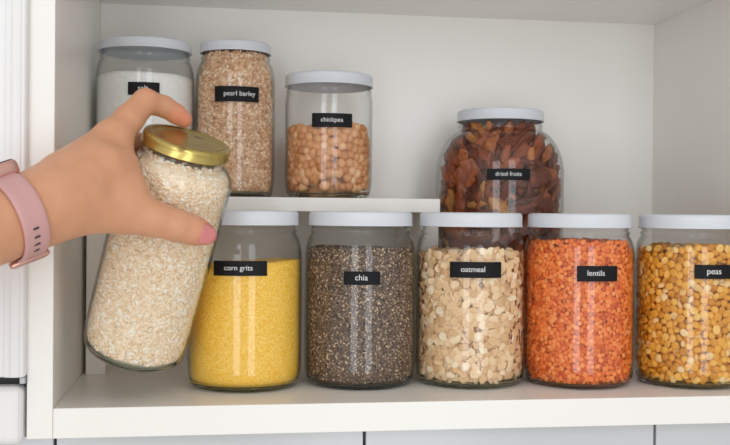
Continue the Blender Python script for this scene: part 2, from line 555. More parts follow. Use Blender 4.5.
# the jar in the hand
lid_top = dep(188, 138, .782); bot = dep(132.8, 351, .832)
ax = lid_top - bot; LH = np.linalg.norm(ax); ax /= LH
xx = np.cross(np.array([0, 1.0, 0]), ax); xx /= np.linalg.norm(xx); yy = np.cross(ax, xx)
mj = Matrix.Identity(4)
for i in range(3):
    mj[i][0], mj[i][1], mj[i][2], mj[i][3] = xx[i], yy[i], ax[i], bot[i]
gold, gnt, gp, gout = new_mat('worn gold lacquered tin')
gp.inputs['Metallic'].default_value = .9
gp.inputs['Roughness'].default_value = .26
gt = gnt.nodes.new('ShaderNodeTexCoord')
gn = gnt.nodes.new('ShaderNodeTexNoise'); gn.inputs['Scale'].default_value = 55; gn.inputs['Detail'].default_value = 6
gnt.links.new(gt.outputs['Object'], gn.inputs['Vector'])
gr = gnt.nodes.new('ShaderNodeValToRGB')
gr.color_ramp.elements[0].position = .30; gr.color_ramp.elements[0].color = (.20, .11, .04, 1)
gr.color_ramp.elements[1].position = .42; gr.color_ramp.elements[1].color = (.56, .44, .14, 1)
gnt.links.new(gn.outputs['Fac'], gr.inputs[0]); gnt.links.new(gr.outputs[0], gp.inputs['Base Color'])
j_rice = make_jar(float(bot[0]), float(bot[1]), float(bot[2]), .0431, LH - .003, .0328, .0347, LH - .0098, LH, LH - .033, .0365,
                  'tall unlabelled jar of pale rice with gold lid, tilted in the hand', gold, matrix=mj, lid_label='gold metal lid')

# ------------------------------------------------------------------ fillings that nobody could count
def core(j, top, inset, name=None, level=None, seg=72, floor=.0057, rings=24):
    """closed solid following the inside of the jar; level(a, frac) adds to the top"""
    V, Fc = [], []
    zs = np.linspace(floor, 1, rings)
    for k in range(rings):
        t = k / (rings - 1)
        for i in range(seg):
            a = 2 * PI * i / seg
            tp = top + (level(a, 1.0) if level else 0)
            z = floor + (tp - floor) * t
            r = float(j.rin(z)) - inset
            V.append((r * math.sin(a), -r * math.cos(a), z))
    for fr in (.8, .55, .3):
        for i in range(seg):
            a = 2 * PI * i / seg
            z = top + (level(a, fr) if level else 0)
            r = (float(j.rin(z)) - inset) * fr
            V.append((r * math.sin(a), -r * math.cos(a), z))
    nr = rings + 3
    for k in range(nr - 1):
        for i in range(seg):
            q = (i + 1) % seg
            Fc += [(k * seg + i, k * seg + q, (k + 1) * seg + q), (k * seg + i, (k + 1) * seg + q, (k + 1) * seg + i)]
    V.append((0, 0, floor)); V.append((0, 0, top + (level(0, 0) if level else 0)))
    c0, c1 = len(V) - 2, len(V) - 1
    for i in range(seg):
        q = (i + 1) % seg
        Fc.append((c0, q, i)); Fc.append((c1, (nr - 1) * seg + i, (nr - 1) * seg + q))
    return np.array(V), np.array(Fc)

def stuff_obj(name, j, V, Fc, rnd, mat, label, cat, smooth=True):
    me = mesh_np(name, V, Fc, smooth, rnd=rnd)
    o = obj(name, me, None, mat)
    o.matrix_world = j.mat
    return tag(o, label, cat, kind='stuff')

lev = lambda amp, ph, tilt=0, tph=0: (lambda a, fr: fr * (amp * (math.sin(2 * a + ph) + .6 * math.sin(5 * a + 2 * ph)) + tilt * math.cos(a - tph)))
Vc, Fc = core(j_corn, .1085, .0003, level=lev(.0008, 1, .004, 1.6), seg=120)
stuff_obj('corn_grits', j_corn, Vc, Fc, np.full(len(Vc), .5),
          mat_powder('corn grits', [(0, srgb(236, 168, 30)), (.3, srgb(252, 196, 50)), (.75, srgb(255, 212, 92)), (1, srgb(255, 230, 150))], 1500, bump=.3),
          'fine yellow corn grits filling most of the corn grits jar', 'corn grits')
Vc, Fc = core(j_salt, .119, .0003, level=lev(.0008, 2), seg=120)
stuff_obj('salt', j_salt, Vc, Fc, np.full(len(Vc), .5),
          mat_powder('salt', [(0, srgb(232, 232, 230)), (.6, srgb(246, 246, 244)), (1, srgb(255, 255, 255))], 1400, bump=.3),
          'fine white salt filling the wide jar behind the hand', 'salt')

def shell_points(j, n, z0, z1, depth, a0=-PI, a1=PI):
    a = rng.uniform(a0, a1, n); z = rng.uniform(z0, z1, n)
    return a, z, rng.uniform(0, 1, n) * depth

def grain_fill(name, j, n, dims, z0, top, mat, label, cat, depth, level=None, flat=.9, seg=(6, 4), jit=.25, ntop=0, rnd_pow=1, inset=None):
    bv, bf = sphere_base(*seg)
    a, z, dd = shell_points(j, n, z0, top, depth)
    if level: z = z0 + (z - z0) * (top + np.array([level(x, 1) for x in a]) - z0) / (top - z0)
    sc_ = np.array(dims)[None] * (1 + rng.uniform(-jit, jit, (n, 1))) * (1 + rng.uniform(-.1, .1, (n, 3)))
    nor = np.stack([np.sin(a), -np.cos(a), np.zeros(n)], 1)
    rot = facing_rot(nor, np.full(n, flat))
    ext = np.sqrt((np.einsum('ni,nij->nj', nor, rot) * sc_) ** 2 @ np.ones(3))
    extz = np.sqrt((rot[:, 2, :] * sc_) ** 2 @ np.ones(3))
    z = np.maximum(z, .0056 + extz)
    r = np.minimum(j.rin(z - extz), j.rin(z + extz)) - ext - .0005 - dd
    pos = np.stack([r * np.sin(a), -r * np.cos(a), z], 1)
    if ntop:
        a2 = rng.uniform(-PI, PI, ntop); fr = np.sqrt(rng.uniform(0, 1, ntop))
        zt = top + np.array([level(x, f) if level else 0 for x, f in zip(a2, fr)]) + rng.uniform(-.001, .0006, ntop)
        r2 = fr * (j.rin(zt) - max(dims) - .0002)
        s2 = np.array(dims)[None] * (1 + rng.uniform(-jit, jit, (ntop, 1)))
        pos = np.concatenate([pos, np.stack([r2 * np.sin(a2), -r2 * np.cos(a2), zt], 1)])
        rot = np.concatenate([rot, facing_rot(np.tile([0, 0, 1.], (ntop, 1)), np.full(ntop, .7))])
        sc_ = np.concatenate([sc_, np.repeat(s2, 1, 0) if s2.shape[1] == 3 else np.tile(s2, (1, 3))])
    N = len(pos)
    rn = rng.uniform(0, 1, N) ** rnd_pow
    V, Fa, R_ = merge_instances([(bv, bf)], np.zeros(N, int), pos, rot, sc_, rn)
    ci = depth * .75 + min(dims) if inset is None else inset
    cv, cf = core(j, top - .0012, ci, level=level)
    V = np.concatenate([V, cv]); Fa = np.concatenate([Fa, cf + len(V) - len(cv)]); R_ = np.concatenate([R_, np.full(len(cv), .45)])
    return stuff_obj(name, j, V, Fa, R_, mat, label, cat)

grain_fill('chia_seed', j_chia, 34000, (.00105, .00078, .00062), .0064, .1215,
           mat_grain('chia', [(0, srgb(36, 27, 23)), (.4, srgb(98, 78, 65)), (.72, srgb(146, 120, 102)), (.9, srgb(190, 160, 130)), (1, srgb(246, 222, 188))], False, .45),
           'dark brown and grey chia seed with pale flecks in the chia jar', 'chia seed', .0016, lev(.0008, .4), ntop=5000)
grain_fill('pearl_barley', j_bar, 11500, (.0021, .00165, .0014), .0064, .1448,
           mat_grain('barley', [(0, srgb(188, 140, 102)), (.4, srgb(222, 180, 142)), (.8, srgb(238, 206, 172)), (1, srgb(250, 232, 208))], False, .5),
           'tan pearl barley grains filling the slim jar up to its lid', 'barley', .0026, flat=1.1)
grain_fill('rice', j_rice, 15000, (.0027, .00125, .00115), .0064, LH - .015,
           mat_grain('rice', [(0, srgb(240, 212, 174)), (.3, srgb(247, 226, 196)), (.8, srgb(252, 238, 216)), (1, srgb(255, 252, 244))], False, .4, sss=0),
           'pale cream rice filling the tilted gold-lidded jar', 'rice', .0024, flat=.8)

# ------------------------------------------------------------------ fillings made of pieces one can count
def uv_mesh(fn, nu=10, nv=6):
    """closed surface: fn(u in 0..1, v in 0..1) with poles at v=0,1"""
    V = [fn(0, 0)]
    for k in range(1, nv):
        for i in range(nu): V.append(fn(i / nu, k / nv))
    V.append(fn(0, 1))
    Fa = []
    for i in range(nu): Fa.append((0, 1 + i, 1 + (i + 1) % nu))
    for k in range(nv - 2):
        b = 1 + k * nu
        for i in range(nu):
            q = (i + 1) % nu
            Fa += [(b + i, b + nu + i, b + nu + q), (b + i, b + nu + q, b + q)]
    b = 1 + (nv - 2) * nu
    for i in range(nu): Fa.append((b + i, len(V) - 1, b + (i + 1) % nu))
    return np.array(V, float), np.array(Fa)

def oat_base(seed):
    r = np.random.default_rng(seed)
    L, W = r.uniform(.0043, .0056), r.uniform(.0031, .0041)
    c1, c2, ph = r.uniform(-28, 28), r.uniform(-40, 40), r.uniform(0, 6)
    a3, notch = r.uniform(.02, .06), r.uniform(.0, .07)
    def fn(u, v):
        a = 2 * PI * u; t = PI * v
        s = math.sin(t) ** .55
        rad = 1 + a3 * math.sin(3 * a + ph) + .04 * math.sin(5 * a + 2 * ph) - notch * math.exp(-((a - PI) / .35) ** 2)
        x = L * s * rad * math.cos(a); y = W * s * rad * math.sin(a)
        z = .00042 * math.cos(t) + c1 * x * x + c2 * y * y + .00025 * math.sin(x * 900 + ph) - .00028 * math.exp(-(y / .0007) ** 2) * (1 if math.cos(t) > 0 else .4)
        return (x, y, z)
    return uv_mesh(fn, 16, 8)
def lentil_base(seed):
    r = np.random.default_rng(seed)
    R_ = r.uniform(.00225, .0027); el = r.uniform(.9, 1.1)
    def fn(u, v):
        a = 2 * PI * u; t = PI * v
        z = math.cos(t)
        return (R_ * el * math.sin(t) ** .8 * math.cos(a), R_ / el * math.sin(t) ** .8 * math.sin(a), .0011 * z if z > 0 else .00035 * z)
    return uv_mesh(fn, 14, 8)
def pea_base(seed):
    r = np.random.default_rng(seed)
    R_ = r.uniform(.0034, .0039); e1, ph = r.uniform(.9, 1.08), r.uniform(0, 6)
    def fn(u, v):
        a = 2 * PI * u; t = PI * v
        z = math.cos(t); s = math.sin(t) ** .75
        rr = R_ * (1 + .04 * math.sin(2 * a + ph))
        return (rr * e1 * s * math.cos(a), rr / e1 * s * math.sin(a), (.0030 * z if z > 0 else .0007 * z) )
    return uv_mesh(fn, 16, 10)
def chickpea_base(seed):
    r = np.random.default_rng(seed)
    R_ = r.uniform(.0047, .0052); el = r.uniform(1.02, 1.12); ph = r.uniform(0, 6)
    def fn(u, v):
        a = 2 * PI * u; t = PI * v
        d = np.array([math.sin(t) * math.cos(a), math.sin(t) * math.sin(a), math.cos(t)])
        k = 1 + .03 * math.sin(3 * a + ph) * math.sin(t) + .02 * math.sin(5 * t + ph)
        k += .28 * math.exp(-((1 - d[0]) / .05))                 # beak
        k -= .09 * math.exp(-(d[1] / .16) ** 2) * max(0, -d[0] * .3 + .5) * (1 if d[2] > 0 else .2)   # seam
        return (R_ * el * d[0] * k, R_ * d[1] * k, R_ * .95 * d[2] * k)
    return uv_mesh(fn, 20, 14)

def countable(name, j, bases, n_front, half, z0, top, tilt, mat_o, mat_s, label, cat, group, fill_name, fill_label, n_back, layer, level=None,
              roll_in=.0004, top_n=0, n_keep=300, inset=None):
    """front wall layer: every piece an object; the pieces behind them and round the back: one object of kind stuff"""
    R_ = float(j.rin((z0 + top) / 2))
    meshes = []
    hd = []
    for k, (bv, bf) in enumerate(bases):
        me = mesh_np(name, bv, bf, True); me.materials.append(mat_o); meshes.append(me)
        hd.append(np.abs(bv).max(0))
    hd = np.array(hd)
    P = relax(-half * R_, half * R_, z0, top, n_front)
    a = j.acam + P[:, 0] / R_; z = P[:, 1]
    if level is not None:
        z = z0 + (z - z0) * (top + np.array([level(x, 1) for x in a]) - z0) / (top - z0)
    n = len(a)
    which = rng.integers(0, len(bases), n)
    nor = np.stack([np.sin(a), -np.cos(a), np.zeros(n)], 1)
    rot = facing_rot(nor, rng.uniform(0, 1, n) ** 1.3 * tilt)
    flip = rng.random(n) < .35
    rot[flip] = rot[flip] @ np.diag([1, -1, -1.])
    sc_ = 1 + rng.uniform(-.12, .10, n)
    def place(a, z, which, rot, sc_, extra):
        nor = np.stack([np.sin(a), -np.cos(a), np.zeros(len(a))], 1)
        ext = np.empty(len(a))
        for i in range(len(a)):
            ext[i] = ((bases[which[i]][0] @ rot[i].T) @ nor[i]).max() * sc_[i]
        ez = hd[which].max(1) * sc_
        zz = np.clip(z, .0052 + ez * .9, None)
        r = np.minimum(np.minimum(j.rin(zz), j.rin(zz + ez * .7)), j.rin(zz - ez * .7)) - ext - .0005 - extra
        return np.stack([r * np.sin(a), -r * np.cos(a), zz], 1)
    pos = place(a, z, which, rot, sc_, rng.uniform(0, roll_in, n))
    # keep the ones that face the camera most as objects
    order = np.argsort(np.abs(a - j.acam))
    keep = order[:n_keep]; rest = order[n_keep:]
    base = Vector((j.X, j.Y, j.Z))
    first = None
    for i in keep:
        me = meshes[which[i]]
        if first is None:
            o = obj(name, me); tag(o, label, cat, group); first = o
        else:
            o = first.copy(); o.data = me; COL.objects.link(o)
        mt = Matrix(rot[i].tolist()).to_4x4()
        o.matrix_world = Matrix.Translation(base + Vector(pos[i])) @ mt @ Matrix.Scale(sc_[i], 4)
    # behind
    A, Z_, E_ = [a[rest]], [z[rest]], [np.zeros(len(rest))]
    W_, RO, SC = [which[rest]], [rot[rest]], [sc_[rest]]
    posr = [pos[rest]]
    for lay in range(2):
        m_ = n_back
        a2 = rng.uniform(-PI, PI, m_); z2 = rng.uniform(z0, top - .001, m_)
        if level is not None: z2 = z0 + (z2 - z0) * (top + np.array([level(x, 1) for x in a2]) - z0) / (top - z0)
        w2 = rng.integers(0, len(bases), m_)
        n2 = np.stack([np.sin(a2), -np.cos(a2), np.zeros(m_)], 1)
        ro = facing_rot(n2, rng.uniform(0, 1, m_) * 1.1); s2 = 1 + rng.uniform(-.12, .1, m_)
        back = np.abs((a2 - j.acam + PI) % (2 * PI) - PI) > half
        ex = np.where(back, 0, layer) + lay * layer * .8
        posr.append(place(a2, z2, w2, ro, s2, ex)); W_.append(w2); RO.append(ro); SC.append(s2)
    if top_n:
        a2 = rng.uniform(-PI, PI, top_n); fr = np.sqrt(rng.uniform(0, .86, top_n))
        zt = top + np.array([level(x, f) if level else 0 for x, f in zip(a2, fr)]) + rng.uniform(-.0015, .001, top_n)
        r2 = fr * (j.rin(zt) - hd.max() * 1.05)
        posr.append(np.stack([r2 * np.sin(a2), -r2 * np.cos(a2), zt], 1))
        W_.append(rng.integers(0, len(bases), top_n)); RO.append(facing_rot(np.tile([0, 0, 1.], (top_n, 1)), rng.uniform(0, .9, top_n))); SC.append(1 + rng.uniform(-.1, .1, top_n))
    PO = np.concatenate(posr); W_ = np.concatenate(W_); RO = np.concatenate(RO); SC = np.concatenate(SC)
    V, Fa, rr = merge_instances(bases, W_, PO, RO, np.tile(SC[:, None], (1, 3)), rng.uniform(0, 1, len(PO)))
    cv, cf = core(j, top - .004, layer * 2.6 if inset is None else inset, level=level)
    V = np.concatenate([V, cv]); Fa = np.concatenate([Fa, cf + len(V) - len(cv)]); rr = np.concatenate([rr, np.full(len(cv), .4)])
    stuff_obj(fill_name, j, V, Fa, rr, mat_s, fill_label, cat)

def pair(name, stops, **k):
    return mat_grain(name + ' each', stops, True, **k), mat_grain(name + ' mass', stops, False, **k)

a_, b_ = pair('oat', [(0, srgb(220, 178, 130)), (.35, srgb(236, 200, 155)), (.75, srgb(244, 214, 174)), (1, srgb(250, 232, 202))], rough=.7, bump=.25, bscale=1400)
countable('oat_flake', j_oat, [oat_base(s) for s in range(9)], 500, 1.45, .0070, .1185, 1.15, a_, b_,
          'flat cream oat flake against the glass of the oatmeal jar', 'oat flake', 'oat flakes in the oatmeal jar', 'oatmeal', 'mass of cream oat flakes deeper inside the oatmeal jar', 700, .0042, lev(.0016, .8), roll_in=.0026, top_n=220, inset=.0080)
a_, b_ = pair('lentil', [(0, srgb(206, 84, 24)), (.3, srgb(236, 118, 46)), (.75, srgb(248, 140, 66)), (1, srgb(252, 158, 88))], rough=.5)
countable('split_lentil', j_len, [lentil_base(s) for s in range(5)], 980, 1.45, .0062, .1290, .95, a_, b_,
          'orange split lentil near the middle of the lentils jar, against its glass', 'lentil', 'lentils against the front of the lentils jar', 'lentils', 'orange split lentils filling the lentils jar around and behind its middle', 1500, .0018, lev(.001, 2.2), roll_in=.0008, top_n=500, inset=.0055)
a_, b_ = pair('pea', [(0, srgb(200, 128, 26)), (.35, srgb(228, 160, 48)), (.75, srgb(240, 180, 72)), (.86, srgb(246, 198, 110)), (1, srgb(242, 212, 160))], rough=.5)
countable('split_pea', j_pea, [pea_base(s) for s in range(6)], 410, 1.45, .0070, .1240, 1.3, a_, b_,
          'golden yellow split pea against the front glass of the peas jar', 'pea', 'split peas in the peas jar', 'split_peas', 'golden split peas packed deeper inside the peas jar', 560, .0042, lev(.0012, 1.2), roll_in=.0018, top_n=160, inset=.0095)
a_, b_ = pair('chickpea', [(0, srgb(192, 128, 82)), (.4, srgb(216, 156, 108)), (.8, srgb(228, 174, 128)), (1, srgb(238, 196, 154))], rough=.5)
countable('chickpea', j_chk, [chickpea_base(s) for s in range(6)], 128, 1.5, .0100, .0705, 1.4, a_, b_,
          'round tan chickpea in the half-full chickpea jar', 'chickpea', 'chickpeas in the chickpea jar', 'chickpeas', 'tan chickpeas deeper inside the half-full jar', 150, .0080, lev(.002, .3), roll_in=.002, inset=.016)

# dried fruit: thick curled slices
def slice_base(seed):
    r = np.random.default_rng(seed)
    L, W, T = r.uniform(.016, .025), r.uniform(.0075, .0125), r.uniform(.0028, .0042)
    cL, cW, tw, ph = r.uniform(4, 16) * r.choice([-.6, 1]), r.uniform(-40, 70), r.uniform(-22, 22), r.uniform(0, 6)
    def fn(u, v):
        a = 2 * PI * u; t = PI * v
        s = math.sin(t) ** .5
        rad = 1 + .04 * math.sin(2 * a + ph) + .07 * math.sin(5 * a + ph) + .04 * math.sin(9 * a)
        x = L * s * rad * math.copysign(abs(math.cos(a)) ** .9, math.cos(a)); y = W * s * rad * math.copysign(abs(math.sin(a)) ** .85, math.sin(a))
        edge = 1 + .5 * s ** 6
        z = T * math.cos(t) * edge + .0007 * math.sin(x * 420 + ph) + .0006 * math.sin(y * 700 + x * 250 + 2 * ph)
        y2 = y * math.cos(tw * x) - z * math.sin(tw * x); z2 = y * math.sin(tw * x) + z * math.cos(tw * x)
        return (x, y2, z2 - cL * x * x - cW * y * y)
    return uv_mesh(fn, 30, 14)
m_dry = mat_grain('dried fruit', [(0, srgb(82, 36, 20)), (.4, srgb(122, 56, 30)), (.8, srgb(156, 80, 42)), (.92, srgb(178, 104, 54)), (1, srgb(200, 142, 72))], True, .38, bump=.5, bscale=260, spots=(70, srgb(84, 34, 18), .5, .85))
bases = [slice_base(s) for s in range(8)]
smesh = []
for bv, bf in bases:
    me = mesh_np('dried_fruit_slice', bv, bf, True); me.materials.append(m_dry); smesh.append(me)
first = None
def put_slice(a, z, w, rot, s, extra):
    global first
    nor = np.array([math.sin(a), -math.cos(a), 0])
    v = (bases[w][0] @ rot.T) * s
    r0 = float(j_dry.rin(z)) - .001 - extra
    # slide out along the radius until the slice touches the glass
    zz = v[:, 2] + z
    if zz.max() > .250: z -= zz.max() - .250; zz = v[:, 2] + z
    if zz.min() < .008: z += .008 - zz.min(); zz = v[:, 2] + z
    lim = j_dry.rin(zz) - .0012 - extra
    lo, hi = 0.0, float(j_dry.R)
    for _ in range(24):
        mid = (lo + hi) / 2
        q = v + nor * mid
        if (np.hypot(q[:, 0], q[:, 1]) > lim).any(): hi = mid
        else: lo = mid
    p = nor * lo + np.array([0, 0, z])
    if first is None:
        o = obj('dried_fruit_slice', smesh[w])
        tag(o, 'curled reddish brown slice of dried fruit in the large dried fruits jar', 'dried fruit', 'dried fruit slices in the large jar'); first = o
    else:
        o = first.copy(); o.data = smesh[w]; COL.objects.link(o)
    o.matrix_world = Matrix.Translation(Vector((j_dry.X, j_dry.Y, j_dry.Z)) + Vector(p)) @ Matrix(rot.tolist()).to_4x4() @ Matrix.Scale(s, 4)
for lay, (n, half, ex, z0, z1) in enumerate([(96, 1.7, 0, .10, .244), (74, 1.9, .009, .09, .243), (44, PI, .022, .07, .24), (64, 2.2, 0, .09, .236)]):
    Pq = relax(-half * .06, half * .06, z0, z1, n)
    for s_, z_ in Pq:
        a = j_dry.acam + s_ / .06
        nor = np.array([[math.sin(a), -math.cos(a), 0.0]])
        rot = facing_rot(nor, np.array([rng.uniform(0, .95)]))[0]
        put_slice(a, float(z_), int(rng.integers(0, 8)), rot, float(rng.uniform(.72, 1.05)) * (.72 if z_ > .222 else 1) * (.62 if lay == 3 else 1), ex)

# ------------------------------------------------------------------ the person's hand
def sd_cone(P, a, b, ra, rb):
    ab = b - a; L2 = ab @ ab
    t = np.clip(((P - a) @ ab) / L2, 0, 1)
    return np.linalg.norm(P - a - t[..., None] * ab, axis=-1) - (ra + (rb - ra) * t)
def smin(a, b, k):
    h = np.clip(.5 + .5 * (b - a) / k, 0, 1)
    return b + (a - b) * h - k * h * (1 - h)

SH = -.030      # the hand's depth scale was first laid out behind this plane
def q(x, y, d): return dep(x, y, d)
chains = {
 'arm':   [(-190, 290, .575, .034), (-60, 245, .640, .029), (0, 223, .670, .0258), (38, 209, .690, .0240)],
 'arm2':  [(-190, 285, .60, .030), (-60, 240, .664, .026), (0, 221, .694, .0228), (38, 207, .712, .0205)],
 'meta1': [(38, 207, .690, .0235), (66, 178, .715, .0190), (112, 138, .752, .0128)],
 'meta2': [(38, 205, .705, .0210), (70, 178, .733, .0170), (108, 142, .772, .0122)],
 'meta3': [(38, 206, .712, .0195), (72, 186, .742, .0155), (106, 158, .785, .0118)],
 'meta4': [(38, 212, .712, .0190), (74, 198, .742, .0150), (104, 177, .790, .0108)],
 'thenar':[(40, 211, .692, .0225), (75, 208, .706, .0190), (128, 212.5, .7285, .0149)],
 'mass':  [(66, 196, .700, .0200), (104, 168, .722, .0165), (116, 184, .724, .0135)],
 'web':   [(114, 141, .752, .0125), (123, 166, .735, .0108), (133, 196, .731, .0120)],
 'thumb': [(128, 212.5, .7285, .0149), (154, 219, .7340, .0128), (178, 225.5, .7395, .0114), (194, 230.5, .7450, .0102), (205, 234, .7505, .0084)],
 'index': [(112, 138, .752, .0128), (129, 119, .768, .0112), (145.5, 101.5, .783, .0100), (164, 106.5, .796, .0084), (176, 114, .802, .0078), (184, 119.5, .8045, .0068)],
 'middle':[(108, 142, .772, .0122), (136, 144, .812, .0092), (158, 152, .839, .0082), (178, 158, .845, .0068)],
 'ring':  [(106, 158, .785, .0118), (131, 172, .822, .0088), (152, 180, .846, .0078), (170, 184, .851, .0066)],
 'pinky': [(104, 177, .790, .0108), (124, 194, .824, .0078), (142, 202, .846, .0070), (156, 206, .852, .0060)],
}
CH = {k: [(q(x, y, d), r) for x, y, d, r in v] for k, v in chains.items()}
for key, r_ in (('arm', .038), ('arm2', .034)):                     # the forearm runs on towards the elbow
    p0, p1 = CH[key][0][0], CH[key][1][0]
    CH[key].insert(0, (p0 + (p0 - p1) / np.linalg.norm(p0 - p1) * .11, r_))
allp = np.array([p for v in CH.values() for p, r in v])
lo = allp.min(0) - .045; hi = allp.max(0) + .03
vs = .0016
nx, ny, nz = [int(math.ceil((hi[i] - lo[i]) / vs)) for i in range(3)]
gx, gy, gz = [lo[i] + vs * np.arange(n) for i, n in enumerate((nx, ny, nz))]
P = np.stack(np.meshgrid(gx, gy, gz, indexing='ij'), -1).astype(np.float32)
def chain_sd(key, k=.004):
    c = CH[key]; d = None
    for (a, ra), (b, rb) in zip(c[:-1], c[1:]):
        e = sd_cone(P, a.astype(np.float32), b.astype(np.float32), ra, rb)
        d = e if d is None else smin(d, e, k)
    return d
D = chain_sd('arm')
for key, k in (('arm2', .012), ('meta1', .010), ('meta2', .010), ('meta3', .010), ('meta4', .010), ('thenar', .010), ('mass', .016), ('web', .010)):
    D = smin(D, chain_sd(key), k)
for key in ('middle', 'ring', 'pinky'):
    D = smin(D, chain_sd(key), .004)
D = smin(D, chain_sd('index', .003), .005)
D = smin(D, chain_sd('thumb', .005), .006)

def crease(pa, pb, r):
    global D
    D = np.maximum(D, -(sd_cone(P, pa.astype(np.float32), pb.astype(np.float32), r, r)))

def surface_nets(D):
    s = D < 0
    nx, ny, nz = D.shape
    cell = np.zeros((nx - 1, ny - 1, nz - 1), np.int8)
    corners = [(i, j, k) for i in (0, 1) for j in (0, 1) for k in (0, 1)]
    for i, j, k in corners: cell += s[i:nx - 1 + i, j:ny - 1 + j, k:nz - 1 + k]
    act = (cell > 0) & (cell < 8)
    ids = -np.ones(act.shape, np.int64); I = np.argwhere(act); ids[act] = np.arange(len(I))
    acc = np.zeros((len(I), 3)); cnt = np.zeros(len(I))
    for c0 in corners:
        for ax_ in range(3):
            if c0[ax_] == 1: continue
            c1 = list(c0); c1[ax_] = 1
            d0 = D[I[:, 0] + c0[0], I[:, 1] + c0[1], I[:, 2] + c0[2]]; d1 = D[I[:, 0] + c1[0], I[:, 1] + c1[1], I[:, 2] + c1[2]]
            x = (d0 < 0) != (d1 < 0)
            t = np.where(x, d0 / np.where(x, d0 - d1, 1), 0)
            p = np.tile(np.array(c0, float), (len(I), 1)); p[:, ax_] += t
            acc += p * x[:, None]; cnt += x
    V = I + acc / cnt[:, None]
    Q = []
    for ax_ in range(3):
        sl0 = [slice(1, -1)] * 3; sl1 = [slice(1, -1)] * 3
        sl0[ax_] = slice(0, -1); sl1[ax_] = slice(1, None)
        a, b = s[tuple(sl0)], s[tuple(sl1)]
        E_ = np.argwhere(a != b)
        full = E_ + 1; full[:, ax_] -= 1
        inside = s[full[:, 0], full[:, 1], full[:, 2]]
        u, v = (ax_ + 1) % 3, (ax_ + 2) % 3
        def cid(du, dv):
            c = full.copy(); c[:, u] -= du; c[:, v] -= dv
            return ids[c[:, 0], c[:, 1], c[:, 2]]
        f = np.stack([cid(1, 1), cid(0, 1), cid(0, 0), cid(1, 0)], 1)
        f[~inside] = f[~inside][:, ::-1]
        Q.append(f)
    return V, np.concatenate(Q)
HV, HF = surface_nets(D)
HV = lo + HV * vs
# light smoothing
E1 = np.concatenate([HF[:, [0, 1]], HF[:, [1, 2]], HF[:, [2, 3]], HF[:, [3, 0]]]); E1 = np.concatenate([E1, E1[:, ::-1]])
deg = np.bincount(E1[:, 0], minlength=len(HV))
for it in range(6):
    acc = np.stack([np.bincount(E1[:, 0], weights=HV[E1[:, 1], i], minlength=len(HV)) for i in range(3)], 1) / deg[:, None]
    HV = HV + (acc - HV) * (.5 if it % 2 == 0 else -.35)

skin, nt, p, out = new_mat('skin')
p.inputs['Roughness'].default_value = .48
p.inputs['Specular IOR Level'].default_value = .4
p.inputs['Subsurface Weight'].default_value = .25
p.inputs['Subsurface Radius'].default_value = (1, .35, .2)
p.inputs['Subsurface Scale'].default_value = .006
at = nt.nodes.new('ShaderNodeAttribute'); at.attribute_name = 'blush'
tc = nt.nodes.new('ShaderNodeTexCoord')
n1 = nt.nodes.new('ShaderNodeTexNoise'); n1.inputs['Scale'].default_value = 70; n1.inputs['Detail'].default_value = 5
nt.links.new(tc.outputs['Object'], n1.inputs['Vector'])
mx1 = nt.nodes.new('ShaderNodeMix'); mx1.data_type = 'RGBA'
mx1.inputs[6].default_value = srgb(206, 148, 114); mx1.inputs[7].default_value = srgb(222, 166, 132)
nt.links.new(n1.outputs['Fac'], mx1.inputs[0])
mx2 = nt.nodes.new('ShaderNodeMix'); mx2.data_type = 'RGBA'; mx2.inputs[7].default_value = srgb(216, 120, 96)
nt.links.new(at.outputs['Fac'], mx2.inputs[0]); nt.links.new(mx1.outputs[2], mx2.inputs[6])
nt.links.new(mx2.outputs[2], p.inputs['Base Color'])
vo = nt.nodes.new('ShaderNodeTexVoronoi'); vo.inputs['Scale'].default_value = 900; vo.feature = 'DISTANCE_TO_EDGE'
n2 = nt.nodes.new('ShaderNodeTexNoise'); n2.inputs['Scale'].default_value = 260; n2.inputs['Detail'].default_value = 6
nt.links.new(tc.outputs['Object'], vo.inputs['Vector']); nt.links.new(tc.outputs['Object'], n2.inputs['Vector'])
ad = nt.nodes.new('ShaderNodeMath'); ad.operation = 'ADD'
nt.links.new(vo.outputs['Distance'], ad.inputs[0]); nt.links.new(n2.outputs['Fac'], ad.inputs[1])
bp = nt.nodes.new('ShaderNodeBump'); bp.inputs['Strength'].default_value = .25; bp.inputs['Distance'].default_value = .0006
